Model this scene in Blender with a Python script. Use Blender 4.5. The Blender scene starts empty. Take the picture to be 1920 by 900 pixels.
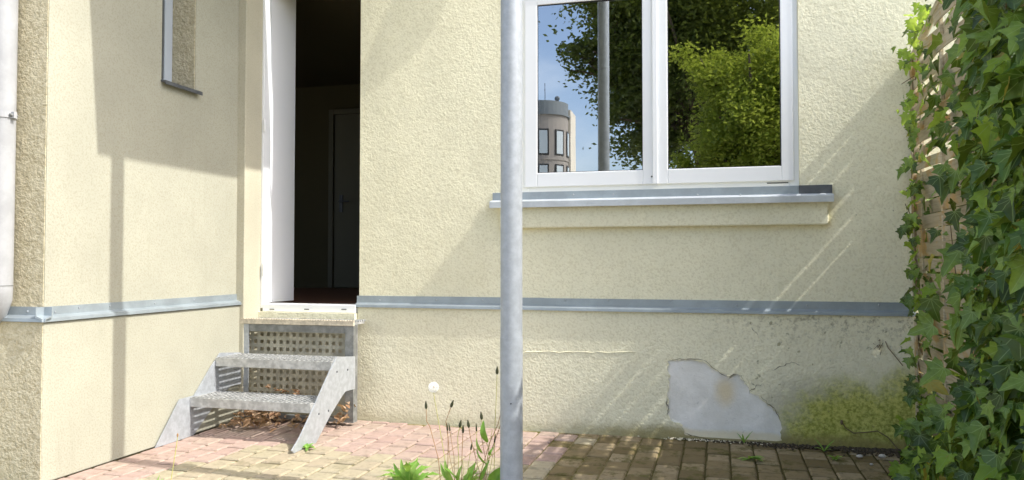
import bpy, bmesh, math, random
from mathutils import Vector, Matrix
from mathutils.geometry import tessellate_polygon
random.seed(7)
S = bpy.context.scene
COL = S.collection
# ------------------------------------------------------------------ camera
HC = 1.05
F = 1450.0
YAW = math.radians(15.0)
PIT = math.radians(1.62)
cd = bpy.data.cameras.new('camera'); cam = bpy.data.objects.new('camera', cd); COL.objects.link(cam)
cd.sensor_width = 36; cd.lens = 36*F/1920; cd.clip_start = 0.02; cd.clip_end = 2000
cam.location = (0, 0, HC)
cam.rotation_euler = (math.radians(90)+PIT, 0, YAW)
S.camera = cam
S.render.resolution_x = 1024; S.render.resolution_y = 480
# ------------------------------------------------------------------ light
SUN = Vector((1.0, -0.10, 1.15)).normalized()
EL = math.asin(SUN.z); AZ = math.atan2(SUN.x, SUN.y)
w = bpy.data.worlds.new("World"); S.world = w; w.use_nodes = True
nt = w.node_tree; nt.nodes.clear()
sky = nt.nodes.new('ShaderNodeTexSky'); sky.sky_type = 'NISHITA'; sky.sun_disc = False
sky.sun_elevation = EL; sky.sun_rotation = AZ
sky.air_density = .85; sky.dust_density = 3.0; sky.ozone_density = .6; sky.altitude = 50
bg = nt.nodes.new('ShaderNodeBackground'); bg.inputs[1].default_value = 0.15
wo = nt.nodes.new('ShaderNodeOutputWorld')
tc = nt.nodes.new('ShaderNodeTexCoord'); mpw = nt.nodes.new('ShaderNodeMapping'); mpw.inputs['Scale'].default_value = (1, 1, 2.2)
nzw = nt.nodes.new('ShaderNodeTexNoise'); nzw.inputs['Scale'].default_value = 2.6; nzw.inputs['Detail'].default_value = 6; nzw.inputs['Roughness'].default_value = .55
rw = nt.nodes.new('ShaderNodeMapRange'); rw.interpolation_type = 'SMOOTHSTEP'; rw.inputs[1].default_value = .42; rw.inputs[2].default_value = .72; rw.inputs[4].default_value = .75
hs_ = nt.nodes.new('ShaderNodeHueSaturation'); hs_.inputs['Saturation'].default_value = .35; hs_.inputs['Value'].default_value = 1.35
mw = nt.nodes.new('ShaderNodeMix'); mw.data_type = 'RGBA'
nt.links.new(tc.outputs['Generated'], mpw.inputs[0]); nt.links.new(mpw.outputs[0], nzw.inputs['Vector']); nt.links.new(nzw.outputs['Fac'], rw.inputs[0])
nt.links.new(sky.outputs[0], hs_.inputs['Color']); nt.links.new(rw.outputs[0], mw.inputs[0]); nt.links.new(sky.outputs[0], mw.inputs[6]); nt.links.new(hs_.outputs[0], mw.inputs[7])
nt.links.new(mw.outputs[2], bg.inputs[0]); nt.links.new(bg.outputs[0], wo.inputs[0])
sl = bpy.data.lights.new('sun', 'SUN'); sl.energy = 2.0; sl.angle = math.radians(0.45); sl.color = (1.0, 0.965, 0.90)
so = bpy.data.objects.new('sun', sl); COL.objects.link(so); so.rotation_euler = SUN.to_track_quat('Z', 'Y').to_euler()
so.location = (6, -1, 8)
S.view_settings.view_transform = 'Standard'; S.view_settings.look = 'None'; S.view_settings.gamma = 1
S.view_settings.exposure = 1.5
S.cycles.max_bounces = 10; S.cycles.diffuse_bounces = 5; S.cycles.glossy_bounces = 4; S.cycles.transparent_max_bounces = 12
# ------------------------------------------------------------------ measuring helpers (photo pixel -> point on a real plane)
_R = cam.rotation_euler.to_matrix()
def ray(px, py): return _R @ Vector(((px-960)/F, -(py-450)/F, -1))
def onY(px, py, Y):
    d = ray(px, py); t = Y/d.y; return Vector((d.x*t, Y, HC+d.z*t))
def onX(px, py, X):
    d = ray(px, py); t = X/d.x; return Vector((X, d.y*t, HC+d.z*t))
def onZ(px, py, Z=0.0):
    d = ray(px, py); t = (Z-HC)/d.z; return Vector((d.x*t, d.y*t, Z))
def proj(p):
    q = _R.transposed() @ (Vector(p)-Vector((0, 0, HC)))
    if q.z > -0.05: return None
    return (960-F*q.x/q.z, 450+F*q.y/q.z, -q.z)
# ------------------------------------------------------------------ mesh helpers
class MB:
    def __init__(s): s.v = []; s.f = []
    def add(s, vs, fs):
        n = len(s.v); s.v += [tuple(v) for v in vs]; s.f += [tuple(i+n for i in f) for f in fs]; return s
    def box(s, x0, x1, y0, y1, z0, z1):
        vs = [(x, y, z) for z in (z0, z1) for y in (y0, y1) for x in (x0, x1)]
        return s.add(vs, [(0,2,3,1),(4,5,7,6),(0,1,5,4),(2,6,7,3),(0,4,6,2),(1,3,7,5)])
    def prism(s, poly, vec):
        vec = Vector(vec); n = len(poly); a = [Vector(p) for p in poly]; b = [p+vec for p in a]
        tris = tessellate_polygon([a])
        fs = [tuple(t) for t in tris]+[tuple(i+n for i in reversed(t)) for t in tris]
        fs += [(i, (i+1) % n, (i+1) % n+n, i+n) for i in range(n)]
        return s.add(a+b, fs)
    def tube(s, path, r, n=8, cap=True):
        path = [Vector(p) for p in path]; m = len(path)
        rs = r if isinstance(r, (list, tuple)) else [r]*m
        vs = []; up = None
        for i, p in enumerate(path):
            d = (path[min(i+1, m-1)]-path[max(i-1, 0)]).normalized()
            if up is None:
                up = d.orthogonal().normalized()
            up = (up-d*up.dot(d)).normalized(); sd = d.cross(up)
            for k in range(n):
                a = 2*math.pi*k/n; vs.append(p+(up*math.cos(a)+sd*math.sin(a))*rs[i])
        fs = [(i*n+k, i*n+(k+1) % n, (i+1)*n+(k+1) % n, (i+1)*n+k) for i in range(m-1) for k in range(n)]
        if cap: fs += [tuple(reversed(range(n))), tuple((m-1)*n+k for k in range(n))]
        return s.add(vs, fs)
    def ball(s, c, r, nu=8, nv=5, sc=(1,1,1)):
        c = Vector(c); vs = []
        for j in range(1, nv):
            th = math.pi*j/nv
            for i in range(nu):
                a = 2*math.pi*i/nu
                vs.append(c+Vector((math.sin(th)*math.cos(a)*sc[0], math.sin(th)*math.sin(a)*sc[1], math.cos(th)*sc[2]))*r)
        vs += [c+Vector((0,0,r*sc[2])), c-Vector((0,0,r*sc[2]))]
        T = len(vs)-2; B = T+1; fs = []
        for j in range(nv-2):
            for i in range(nu):
                fs.append((j*nu+i, (j+1)*nu+i, (j+1)*nu+(i+1) % nu, j*nu+(i+1) % nu))
        for i in range(nu):
            fs.append((T, i, (i+1) % nu)); fs.append((B, (nv-2)*nu+(i+1) % nu, (nv-2)*nu+i))
        return s.add(vs, fs)
    def mesh(s, name, mat, smooth=False, recalc=True):
        me = bpy.data.meshes.new(name); me.from_pydata(s.v, [], s.f)
        if recalc:
            b = bmesh.new(); b.from_mesh(me); bmesh.ops.recalc_face_normals(b, faces=b.faces); b.to_mesh(me); b.free()
        for m in (mat if isinstance(mat, (list, tuple)) else [mat]): me.materials.append(m)
        if smooth: me.shade_smooth(); me.set_sharp_from_angle(angle=math.radians(42))
        return me
    def build(s, name, mat, parent=None, bevel=0, smooth=False, seg=2, recalc=True):
        return link(name, s.mesh(name, mat, smooth, recalc), parent, bevel, seg)
def link(name, me, parent=None, bevel=0, seg=2):
    o = bpy.data.objects.new(name, me); COL.objects.link(o)
    if parent: o.parent = parent
    if bevel:
        m = o.modifiers.new('bevel', 'BEVEL'); m.width = bevel; m.segments = seg; m.limit_method = 'ANGLE'; m.angle_limit = math.radians(40)
    return o
def tag(o, label=None, cat=None, group=None, kind=None):
    if label: o['label'] = label
    if cat: o['category'] = cat
    if group: o['group'] = group
    if kind: o['kind'] = kind
    return o
def empty(name, label, cat, loc=(0,0,0), group=None):
    o = bpy.data.objects.new(name, None); COL.objects.link(o); o.location = loc; o.empty_display_size = .1
    o.matrix_world = Matrix.Translation(loc)
    return tag(o, label, cat, group)
def child(o, parent):
    o.parent = parent; o.matrix_parent_inverse = Matrix.Translation(parent.location).inverted(); return o
def part(mb, name, mat, parent, **k):
    o = mb.build(name, mat, None, **k); return child(o, parent) if parent.parent is None else sub(o, parent)
def sub(o, parent):
    o.parent = parent
    o.matrix_parent_inverse = Matrix.Translation(wloc(parent)).inverted(); return o
def wloc(o):
    if o.parent is None: return Vector(o.location)
    return wloc(o.parent)+o.matrix_parent_inverse.translation+Vector(o.location)
# ------------------------------------------------------------------ materials
def srgb(r, g, b):
    f = lambda c: (c/255/12.92) if c/255 <= .04045 else ((c/255+.055)/1.055)**2.4
    return (f(r), f(g), f(b), 1)
class NT:
    def __init__(s, name):
        s.m = bpy.data.materials.new(name); s.m.use_nodes = True; s.t = s.m.node_tree; s.t.nodes.clear()
        s.out = s.t.nodes.new('ShaderNodeOutputMaterial'); s.b = s.t.nodes.new('ShaderNodeBsdfPrincipled')
        s.t.links.new(s.b.outputs[0], s.out.inputs[0])
        s.co = s.t.nodes.new('ShaderNodeNewGeometry')
    def n(s, ty, **k):
        x = s.t.nodes.new(ty)
        for a, b in k.items(): setattr(x, a, b)
        return x
    def l(s, a, b): s.t.links.new(a, b)
    def put(s, inp, v):
        if hasattr(v, 'links') or hasattr(v, 'is_linked'): s.l(v, inp)
        else: inp.default_value = v
    def noise(s, scale, detail=3, rough=.55, vec=None, dist=0):
        x = s.n('ShaderNodeTexNoise'); x.inputs['Scale'].default_value = scale; x.inputs['Detail'].default_value = detail
        x.inputs['Roughness'].default_value = rough; x.inputs['Distortion'].default_value = dist
        s.l(vec or s.co.outputs['Position'], x.inputs['Vector']); return x.outputs['Fac']
    def ramp(s, fac, stops):
        x = s.n('ShaderNodeValToRGB'); e = x.color_ramp.elements
        while len(e) < len(stops): e.new(0.5)
        for i, (p, c) in enumerate(stops): e[i].position = p; e[i].color = c if len(c) == 4 else (*c, 1)
        s.put(x.inputs[0], fac); return x.outputs[0]
    def mth(s, op, a, b=0.0, c=None):
        x = s.n('ShaderNodeMath', operation=op); s.put(x.inputs[0], a); s.put(x.inputs[1], b)
        if c is not None: s.put(x.inputs[2], c)
        return x.outputs[0]
    def sstep(s, v, a, b):
        x = s.n('ShaderNodeMapRange', interpolation_type='SMOOTHSTEP'); s.put(x.inputs[0], v)
        x.inputs[1].default_value = a; x.inputs[2].default_value = b; return x.outputs[0]
    def mix(s, fac, a, b, mode='MIX'):
        x = s.n('ShaderNodeMix', data_type='RGBA', blend_type=mode); s.put(x.inputs[0], fac); s.put(x.inputs[6], a); s.put(x.inputs[7], b); return x.outputs[2]
    def bump(s, h, strength=.3, dist=.01, prev=None):
        x = s.n('ShaderNodeBump'); x.inputs['Strength'].default_value = strength; x.inputs['Distance'].default_value = dist
        s.l(h, x.inputs['Height'])
        if prev: s.l(prev, x.inputs['Normal'])
        return x.outputs[0]
    def xyz(s):
        x = s.n('ShaderNodeSeparateXYZ'); s.l(s.co.outputs['Position'], x.inputs[0]); return x.outputs
    def fin(s, col, rough=.8, metal=0, normal=None, spec=.3):
        s.put(s.b.inputs['Base Color'], col); s.put(s.b.inputs['Roughness'], rough); s.put(s.b.inputs['Metallic'], metal)
        s.b.inputs['Specular IOR Level'].default_value = spec
        if normal: s.l(normal, s.b.inputs['Normal'])
        return s.m
def blob(n, c, r, wob=.5, scale=6, edge=(.75, 1.15)):
    """mask with a ragged edge round (x,z) = c on a wall facing the yard"""
    X, Y, Z = n.xyz()
    a = n.mth('DIVIDE', n.mth('SUBTRACT', X, c[0]), r[0]); b = n.mth('DIVIDE', n.mth('SUBTRACT', Z, c[1]), r[1])
    d = n.mth('SQRT', n.mth('ADD', n.mth('MULTIPLY', a, a), n.mth('MULTIPLY', b, b)))
    d = n.mth('ADD', d, n.mth('MULTIPLY', n.mth('SUBTRACT', n.noise(scale, 5, .65), .5), wob*2))
    return n.mth('SUBTRACT', 1.0, n.sstep(d, *edge))

DY = 4.77; DPY = 4.743          # facade plane, plinth plane
LX = -3.13; LPX = -3.10; FY = 3.01; FPY = 2.98    # side wall plane / its plinth / wing front face

def plaster(name, base, grain=110, strength=.8, dist=.006, grime=0.0, plinth=False, wallband=False):
    n = NT(name)
    big = n.noise(1.3, 4, .6); mid = n.noise(9, 5, .6)
    c1 = tuple(v*.90 for v in base[:3])+(1,); c2 = tuple(min(1, v*1.04) for v in base[:3])+(1,)
    col = n.mix(n.sstep(big, .3, .7), c1, c2)
    col = n.mix(n.mth('MULTIPLY', n.sstep(mid, .55, .75), .25), col, tuple(v*.86 for v in base[:3])+(1,))
    g = n.noise(grain, 3, .6); g2 = n.noise(grain*.45, 2, .5)
    # low spots between the grains are coloured darker and browner
    col = n.mix(n.mth('MULTIPLY', n.sstep(g, .52, .36), .32), col, (base[0]*.62, base[1]*.58, base[2]*.48, 1))
    X, Y, Z = n.xyz()
    if plinth:
        c = onY(1600, 785, DPY); m1 = n.mth('MAXIMUM', blob(n, (c.x+.02, c.z-.08), (.50, .36), .42, 4.5, (.35, 1.25)), blob(n, (c.x+.30, c.z-.02), (.30, .40), .5, 7, (.35, 1.2)))
        c = onY(1500, 700, DPY)
        dark = blob(n, (onY(1520, 790, DPY).x, .14), (.30, .26), .6, 14, (.5, 1.3))
        col = n.mix(n.mth('MULTIPLY', dark, .42), col, (.22, .21, .17, 1))
        mg = n.mix(n.sstep(n.noise(48, 4, .7), .35, .65), (.24, .27, .035, 1), (.56, .56, .14, 1))
        lowb = n.mth('MULTIPLY', n.mth('SUBTRACT', 1.0, n.sstep(Z, .02, .16)), n.mth('MULTIPLY', n.sstep(X, -.6, .9), .55))
        mm = n.mth('MAXIMUM', m1, lowb)
        speck = n.sstep(n.mth('ADD', n.mth('ADD', n.mth('MULTIPLY', n.noise(75, 4, .7), .45), n.mth('MULTIPLY', n.noise(7, 5, .7), .55)), n.mth('SUBTRACT', mm, 1.0)), -.25, .50)
        col = n.mix(n.mth('MULTIPLY', speck, .95), col, mg)
        # splash line along the ground
        low = n.mth('ADD', Z, n.mth('MULTIPLY', n.mth('SUBTRACT', n.noise(7, 5, .7), .5), .12))
        gx = n.sstep(X, -1.2, -.4)
        col = n.mix(n.mth('MULTIPLY', n.mth('SUBTRACT', 1.0, n.sstep(low, .01, .10)), n.mth('ADD', .25, n.mth('MULTIPLY', gx, .6))), col, (.26, .22, .08, 1))
        # weathering under the flashing on the right
        up = n.mth('MULTIPLY', n.sstep(n.mth('ADD', Z, n.mth('MULTIPLY', n.noise(16, 5, .8), .25)), .60, .93), n.sstep(X, -.4, .6))
        col = n.mix(n.mth('MULTIPLY', n.mth('MULTIPLY', up, n.sstep(n.noise(34, 4, .8), .5, .64)), .7), col, (.15, .14, .09, 1))
        sp = n.mth('MULTIPLY', n.sstep(n.noise(26, 3, .5), .67, .73), n.sstep(X, -.3, .3))
        col = n.mix(n.mth('MULTIPLY', sp, .6), col, (.16, .16, .07, 1))
    else:
        sp = n.mth('MULTIPLY', n.sstep(n.noise(30, 3, .5), .70, .75), n.sstep(X, -.2, 1.0))
        col = n.mix(n.mth('MULTIPLY', sp, .55), col, (.18, .17, .09, 1))
    mp = n.n('ShaderNodeMapping'); mp.inputs['Scale'].default_value = (16, 16, .9); n.l(n.co.outputs['Position'], mp.inputs[0])
    rs = n.noise(1.0, 5, .7, mp.outputs[0]); patchy = n.noise(2.1, 3, .6)
    col = n.mix(n.mth('MULTIPLY', n.mth('MULTIPLY', n.sstep(rs, .52, .74), n.sstep(patchy, .42, .62)), .22), col, (base[0]*.62, base[1]*.62, base[2]*.55, 1))
    if grime: col = n.mix(n.mth('MULTIPLY', n.sstep(n.noise(grain*.35, 4, .7), .42, .62), grime), col, (base[0]*.55, base[1]*.5, base[2]*.4, 1))
    g = n.mth('MULTIPLY', g, n.mth('ADD', .65, n.mth('MULTIPLY', n.sstep(n.noise(2.6, 3, .6), .35, .65), .6))); nb = n.bump(g2, strength*.6, dist*1.3); nb = n.bump(g, strength, dist, nb)
    nb = n.bump(n.noise(3.0, 3, .5), .25, .03, nb)
    return n.fin(col, .92, 0, nb, .15)
CREAM = (.82, .79, .59)
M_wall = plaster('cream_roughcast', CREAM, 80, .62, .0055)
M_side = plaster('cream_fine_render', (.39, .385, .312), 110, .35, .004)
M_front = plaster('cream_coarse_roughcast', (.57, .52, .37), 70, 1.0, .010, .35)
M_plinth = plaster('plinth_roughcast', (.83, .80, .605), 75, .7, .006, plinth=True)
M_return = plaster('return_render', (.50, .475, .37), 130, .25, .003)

def bare():
    n = NT('bare_undercoat')
    X, Y, Z = n.xyz()
    col = n.mix(n.sstep(n.noise(7, 5, .6), .35, .7), (.76, .75, .70, 1), (.90, .89, .85, 1))
    c = onY(1360, 735, DPY); m = blob(n, (c.x, c.z), (.075, .10), .25, 9, (.2, 1.2))
    col = n.mix(n.mth('MULTIPLY', m, .75), col, (.74, .62, .38, 1))
    low = n.mth('SUBTRACT', 1.0, n.sstep(n.mth('ADD', Z, n.mth('MULTIPLY', n.noise(8, 4), .04)), .06, .09))
    col = n.mix(n.mth('MULTIPLY', low, .7), col, (.76, .68, .46, 1))
    col = n.mix(n.mth('MULTIPLY', n.sstep(n.noise(30, 5, .8, dist=2), .60, .66), .35), col, (.30, .30, .28, 1))
    return n.fin(col, .9, 0, n.bump(n.noise(26, 6, .7), .6, .007), .2)
M_bare = bare()
def metal(name, c, rough=.45, metal=.55, streak=.25, sc=14):
    n = NT(name)
    t = n.noise(sc, 5, .65); t2 = n.noise(90, 3, .6)
    col = n.mix(n.sstep(t, .35, .68), tuple(v*(1-streak) for v in c)+(1,), tuple(min(1, v*1.08) for v in c)+(1,))
    col = n.mix(n.mth('MULTIPLY', n.sstep(t2, .6, .75), .2), col, tuple(v*.6 for v in c)+(1,))
    return n.fin(col, n.mth('ADD', rough-.12, n.mth('MULTIPLY', t, .25)), metal, n.bump(t, .12, .004), .5)
M_zinc = metal('weathered_zinc', (.33, .38, .41), .5, .45, .12, 6)
M_zincl = metal('sunlit_zinc', (.52, .56, .59), .5, .3, .12, 6)  # paler copy of the zinc, grazing sun on the sill put into its colour
M_galv = metal('galvanised_steel', (.44, .47, .50), .5, .35, .15, 30)
M_galvd = metal('old_galvanised_steel', (.28, .29, .28), .6, .35, .35, 18)
M_riser = metal('sunlit_perforated_steel', (.46, .44, .35), .6, .15, .3, 12)  # yellowish sunlit tone put into the riser's colour
M_grate = metal('grating_steel', (.52, .53, .52), .55, .3, .3, 25)
M_beige = metal('beige_landing_edge', (.60, .54, .42), .7, .0, .25, 40)
M_post = metal('pale_grey_post', (.36, .39, .42), .45, .12, .10, 26)
M_pipe = metal('white_downpipe', (.37, .38, .39), .5, .0, .10, 9)
M_bolt = metal('bolt_metal', (.40, .43, .46), .35, .7, .1)
M_dark = metal('dark_metal', (.10, .11, .12), .5, .3, .2)
def plain(name, c, rough=.5, bs=.1, sc=20, spec=.4, var=.06):
    n = NT(name); t = n.noise(sc, 4, .6)
    col = n.mix(t, tuple(v*(1-var) for v in c)+(1,), tuple(min(1, v*(1+var)) for v in c)+(1,))
    return n.fin(col, rough, 0, n.bump(t, bs, .003), spec)
M_slit = plain('pale_blue_grey_frame', (.46, .51, .56), .5)
M_pvc = plain('white_window_plastic', (.82, .84, .85), .35, .03, 5, .5, .03)
M_leaf_door = plain('white_door_paint', (.90, .91, .93), .4, .05, 3, .4, .02)
M_gask = plain('black_gasket', (.02, .02, .02), .6)
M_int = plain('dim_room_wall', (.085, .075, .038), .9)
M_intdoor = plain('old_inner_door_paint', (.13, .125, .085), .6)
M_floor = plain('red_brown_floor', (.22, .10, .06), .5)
M_slab = plain('balcony_concrete', (.5, .5, .47), .9)
def glassmat():
    n = NT('coated_window_glass'); n.t.nodes.remove(n.b)
    tr = n.n('ShaderNodeBsdfTransparent'); tr.inputs[0].default_value = (.55, .60, .56, 1)
    gl = n.n('ShaderNodeBsdfGlossy'); gl.inputs['Roughness'].default_value = .004; gl.inputs[0].default_value = (.92, .97, 1, 1)
    fr = n.n('ShaderNodeFresnel'); fr.inputs[0].default_value = 1.5
    mx = n.n('ShaderNodeMixShader'); n.l(n.mth('ADD', n.mth('MULTIPLY', fr.outputs[0], .6), .40), mx.inputs[0])
    n.l(n.bump(n.noise(1.8, 2, .4), .05, .004), gl.inputs['Normal'])
    n.l(tr.outputs[0], mx.inputs[1]); n.l(gl.outputs[0], mx.inputs[2]); n.l(mx.outputs[0], n.out.inputs[0]); return n.m
M_glass = glassmat()
def rnd(n):
    oi = n.n('ShaderNodeObjectInfo')
    return n.mth('FRACT', n.mth('ADD', oi.outputs['Random'], n.mth('MULTIPLY', n.co.outputs['Random Per Island'], 3.7)))
def paver(name, a, b, c, moss=.3):
    n = NT(name); r = rnd(n)
    col = n.ramp(r, [(0, a), (.5, b), (1, c)])
    t = n.noise(22, 6, .7)
    col = n.mix(n.mth('MULTIPLY', n.sstep(t, .42, .68), .45), col, tuple(v*.6 for v in b)+(1,))
    mm = n.mth('MULTIPLY', n.sstep(n.noise(5.5, 6, .75), .50, .62), moss)
    col = n.mix(mm, col, n.mix(n.noise(60, 3), (.055, .05, .014, 1), (.13, .12, .03, 1)))
    g = n.noise(160, 3, .6)
    return n.fin(col, .9, 0, n.bump(g, .5, .003, n.bump(t, .4, .006)), .2)
M_pink = paver('pink_paver', (.37, .265, .225), (.39, .29, .245), (.375, .295, .24), .14)
M_tan = paver('tan_paver', (.345, .305, .21), (.375, .33, .23), (.355, .30, .215), .28)
M_brown = paver('brown_paver', (.15, .115, .055), (.225, .175, .095), (.31, .25, .155), .75)
def joint():
    n = NT('sandy_mossy_joint'); t = n.noise(14, 5, .7); X, Y, Z = n.xyz()
    col = n.mix(n.sstep(t, .4, .6), (.30, .25, .14, 1), (.14, .13, .03, 1))
    col = n.mix(n.sstep(X, -.9, .0), col, (.075, .065, .024, 1))
    return n.fin(col, .95, 0, n.bump(n.noise(120, 3), .8, .01), .1)
M_joint = joint()
def leafmat(name, a, b, c, trans=.35, rough=.45, vein=False):
    n = NT(name); r = rnd(n)
    col = n.ramp(r, [(0, a), (.55, b), (1, c)])
    t = n.noise(60, 4, .6)
    col = n.mix(n.mth('MULTIPLY', n.sstep(t, .4, .7), .3), col, tuple(v*.6 for v in a)+(1,))
    if vein:
        uv = n.n('ShaderNodeUVMap'); sx = n.n('ShaderNodeSeparateXYZ'); n.l(uv.outputs[0], sx.inputs[0])
        U = n.mth('SUBTRACT', sx.outputs[0], .5); V = n.mth('SUBTRACT', sx.outputs[1], .12)
        ang = n.mth('ARCTAN2', U, V)
        st = n.mth('ABSOLUTE', n.mth('SUBTRACT', n.mth('FRACT', n.mth('ADD', n.mth('DIVIDE', ang, .62), .5)), .5))
        rad = n.mth('SQRT', n.mth('ADD', n.mth('MULTIPLY', U, U), n.mth('MULTIPLY', V, V)))
        lw = n.mth('SUBTRACT', 1.0, n.sstep(n.mth('MULTIPLY', st, rad), .008, .022))
        col = n.mix(n.mth('MULTIPLY', lw, .55), col, (.30, .42, .14, 1))
    n.put(n.b.inputs['Base Color'], col); n.b.inputs['Roughness'].default_value = rough; n.b.inputs['Specular IOR Level'].default_value = .45
    tr = n.n('ShaderNodeBsdfTranslucent'); n.l(n.mix(.4, col, (.5, .6, .05, 1), 'SCREEN'), tr.inputs[0])
    mx = n.n('ShaderNodeMixShader'); mx.inputs[0].default_value = trans
    n.l(n.b.outputs[0], mx.inputs[1]); n.l(tr.outputs[0], mx.inputs[2]); n.l(mx.outputs[0], n.out.inputs[0]); return n.m
M_ivy = leafmat('ivy_leaf', (.020, .052, .006), (.065, .145, .015), (.22, .34, .05), .25, .42, True)
M_ivy2 = leafmat('lime_backlit_ivy_leaf', (.20, .34, .03), (.28, .45, .05), (.36, .52, .08), .5, .5, True)  # paler leaves, and backlit brightness by the wall put into the colour
M_ivy3 = leafmat('yellowing_ivy_leaf', (.40, .30, .05), (.42, .36, .08), (.30, .22, .06), .3, .6, True)
M_weed = leafmat('weed_leaf', (.16, .36, .05), (.24, .46, .08), (.34, .52, .12), .4)
M_treeA = leafmat('dark_tree_leaf', (.045, .065, .012), (.07, .10, .02), (.11, .14, .03), .35)
M_treeB = leafmat('bright_tree_leaf', (.19, .25, .03), (.29, .35, .04), (.42, .46, .08), .5)
M_litter = leafmat('dry_leaf', (.30, .16, .09), (.46, .30, .18), (.60, .44, .30), .2, .8)
M_bark = plain('bark', (.10, .075, .05), .95, .8, 30)
M_stem = plain('ivy_stem', (.16, .12, .07), .9, .4, 60)
M_stalk = plain('weed_stalk', (.46, .44, .14), .7, .2, 60)
M_stalkr = plain('reddish_stalk', (.34, .20, .09), .7, .2, 60)
M_bud = plain('closed_flower_head', (.045, .05, .02), .8, .5, 90)
M_fluff = plain('seed_fluff', (.88, .88, .84), .9)
def wood():
    n = NT('weathered_fence_wood'); r = rnd(n)
    mp = n.n('ShaderNodeMapping'); mp.inputs['Scale'].default_value = (30, 3, 60); n.l(n.co.outputs['Position'], mp.inputs[0])
    t = n.noise(1.5, 5, .6, mp.outputs[0])
    base = n.ramp(r, [(0, (.46, .39, .27)), (.5, (.55, .49, .36)), (1, (.36, .30, .19))])
    col = n.mix(n.mth('MULTIPLY', n.sstep(t, .40, .72), .6), base, (.26, .21, .13, 1))
    col = n.mix(n.mth('MULTIPLY', n.sstep(n.noise(8, 4), .52, .66), .6), col, (.50, .28, .06, 1))
    return n.fin(col, .85, 0, n.bump(t, .4, .004), .2)
M_wood = wood()
M_bounce = plain('pale_bounce_ground', (.42, .39, .31), .95, .6, 8)
M_crack = plain('crack_shadow', (.15, .13, .09), .95)
M_gapfill = plain('dark_gap_fill', (.045, .06, .02), .95, .8, 8)
M_peb = plain('pale_pebble', (.50, .47, .42), .8, .3, 60)
M_soil = plain('dark_soil', (.07, .055, .035), .95, .8, 70)
M_town = plain('grey_town_render', (.30, .27, .24), .9)
M_town2 = plain('pale_town_render', (.62, .57, .48), .9)
M_roofm = plain('lead_grey_roof', (.16, .18, .19), .6)
M_twin = plain('town_window_glass', (.45, .50, .52), .15, 0, 3, .6)

# ================================================================== GROUND
g = MB(); nx, ny = 24, 24
g.add([(-150, -150, -.03), (150, -150, -.03), (150, 150, -.03), (-150, 150, -.03)], [(0, 1, 2, 3)])
tag(g.build('ground', M_bounce), 'ground around the house, made pale to bounce sunlight onto the walls', 'ground', kind='structure')  # unseen ground, made pale to throw sunlight up onto the shaded walls
tag(MB().add([(1.25, -8, -.02), (14, -8, -.02), (14, 4.7, -.02), (1.25, 4.7, -.02)], [(0, 1, 2, 3)]).build('dark_fill_ground', M_gapfill), 'dark plane added behind the fence so that its gaps look dark', 'dark plane', kind='structure')  # added so that no bright ground shows between the slats
pav = MB().add([(-3.6, -1.6, -.010), (1.9, -1.6, -.010), (1.9, 4.95, -.010), (-3.6, 4.95, -.010)], [(0, 1, 2, 3)]).build('pavement', M_joint)
tag(pav, 'paved yard of small pink, tan and mossy brown paving stones', 'pavement', kind='structure')
PW, PL = .126, .165
def paver_mb(mb, w_, l_, cx=0, cy=0, cz=0, tx=0, ty=0, sk=0):
    b = .008; x = w_/2-.0038; y = l_/2-.0085
    def q(X, Y, Z): return (cx+X, cy+Y, cz+Z+X*tx+Y*ty)
    vs = [q(sx*x, sy*y, -.03) for sx, sy in ((-1,-1),(1,-1),(1,1),(-1,1))]
    vs += [q(sx*x, sy*y, -b*.8) for sx, sy in ((-1,-1),(1,-1),(1,1),(-1,1))]
    vs += [q(sx*(x-b), sy*(y-b), 0) for sx, sy in ((-1,-1),(1,-1),(1,1),(-1,1))]
    fs = [(i, (i+1) % 4, (i+1) % 4+4, i+4) for i in range(4)]+[(i+4, (i+1) % 4+4, (i+1) % 4+8, i+8) for i in range(4)]+[(8, 9, 10, 11)]
    mb.add(vs, fs)
pm = {}
for k, m in (('p', M_pink), ('t', M_tan), ('b', M_brown)):
    a = MB(); paver_mb(a, PW, PL); pm[k] = a.mesh('paving_stone', m)
cells = []
i = 0; x = -3.10
while x < 1.85:
    off = (i % 2)*PL/2+random.uniform(-.01, .01); y = -1.5+off
    while y < 4.74:
        cx, cy = x+PW/2, y+PL/2
        l = PL
        if cy+PL/2 > 4.735: l = max(.04, 4.735-(cy-PL/2)); cy = 4.735-l/2
        if l < .05: y += PL; continue
        e = random.uniform(-.16, .16)
        if cx > -.82+e*1.2: k = 'b'
        elif cy < 3.93+e*.5 and cx > -2.66+e*.6: k = 't'
        elif cx > -1.0 and random.random() < .4: k = 't'
        else: k = 'p'
        cells.append((cx, cy, l, k, random.uniform(-.0025, .002)-(.004 if k == 'b' and random.random() < .4 else 0), random.uniform(-.012, .012), random.uniform(-.010, .010)))
        y += PL
    x += PW; i += 1
vis = []; rest = []
for c in cells:
    p = proj((c[0], c[1], 0))
    inside = p and -10 < p[0] < 1930 and 700 < p[1] < 925
    (vis if inside and c[2] == PL else rest).append(c)
vis.sort(key=lambda c: proj((c[0], c[1], 0))[2])
rest += vis[290:]; vis = vis[:290]
for cx, cy, l, k, z, tx, ty in vis:
    o = link('paving_stone', pm[k], pav); o.location = (cx, cy, z); o.rotation_euler = (ty, -tx, random.uniform(-.012, .012))
for k, m in (('p', M_pink), ('t', M_tan), ('b', M_brown)):
    a = MB()
    for c in rest:
        if c[3] == k: paver_mb(a, PW, c[2], c[0], c[1], c[4], c[5], c[6])
    if a.v: tag(a.build('paving_stones_joined', m, pav), kind='stuff')
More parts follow.
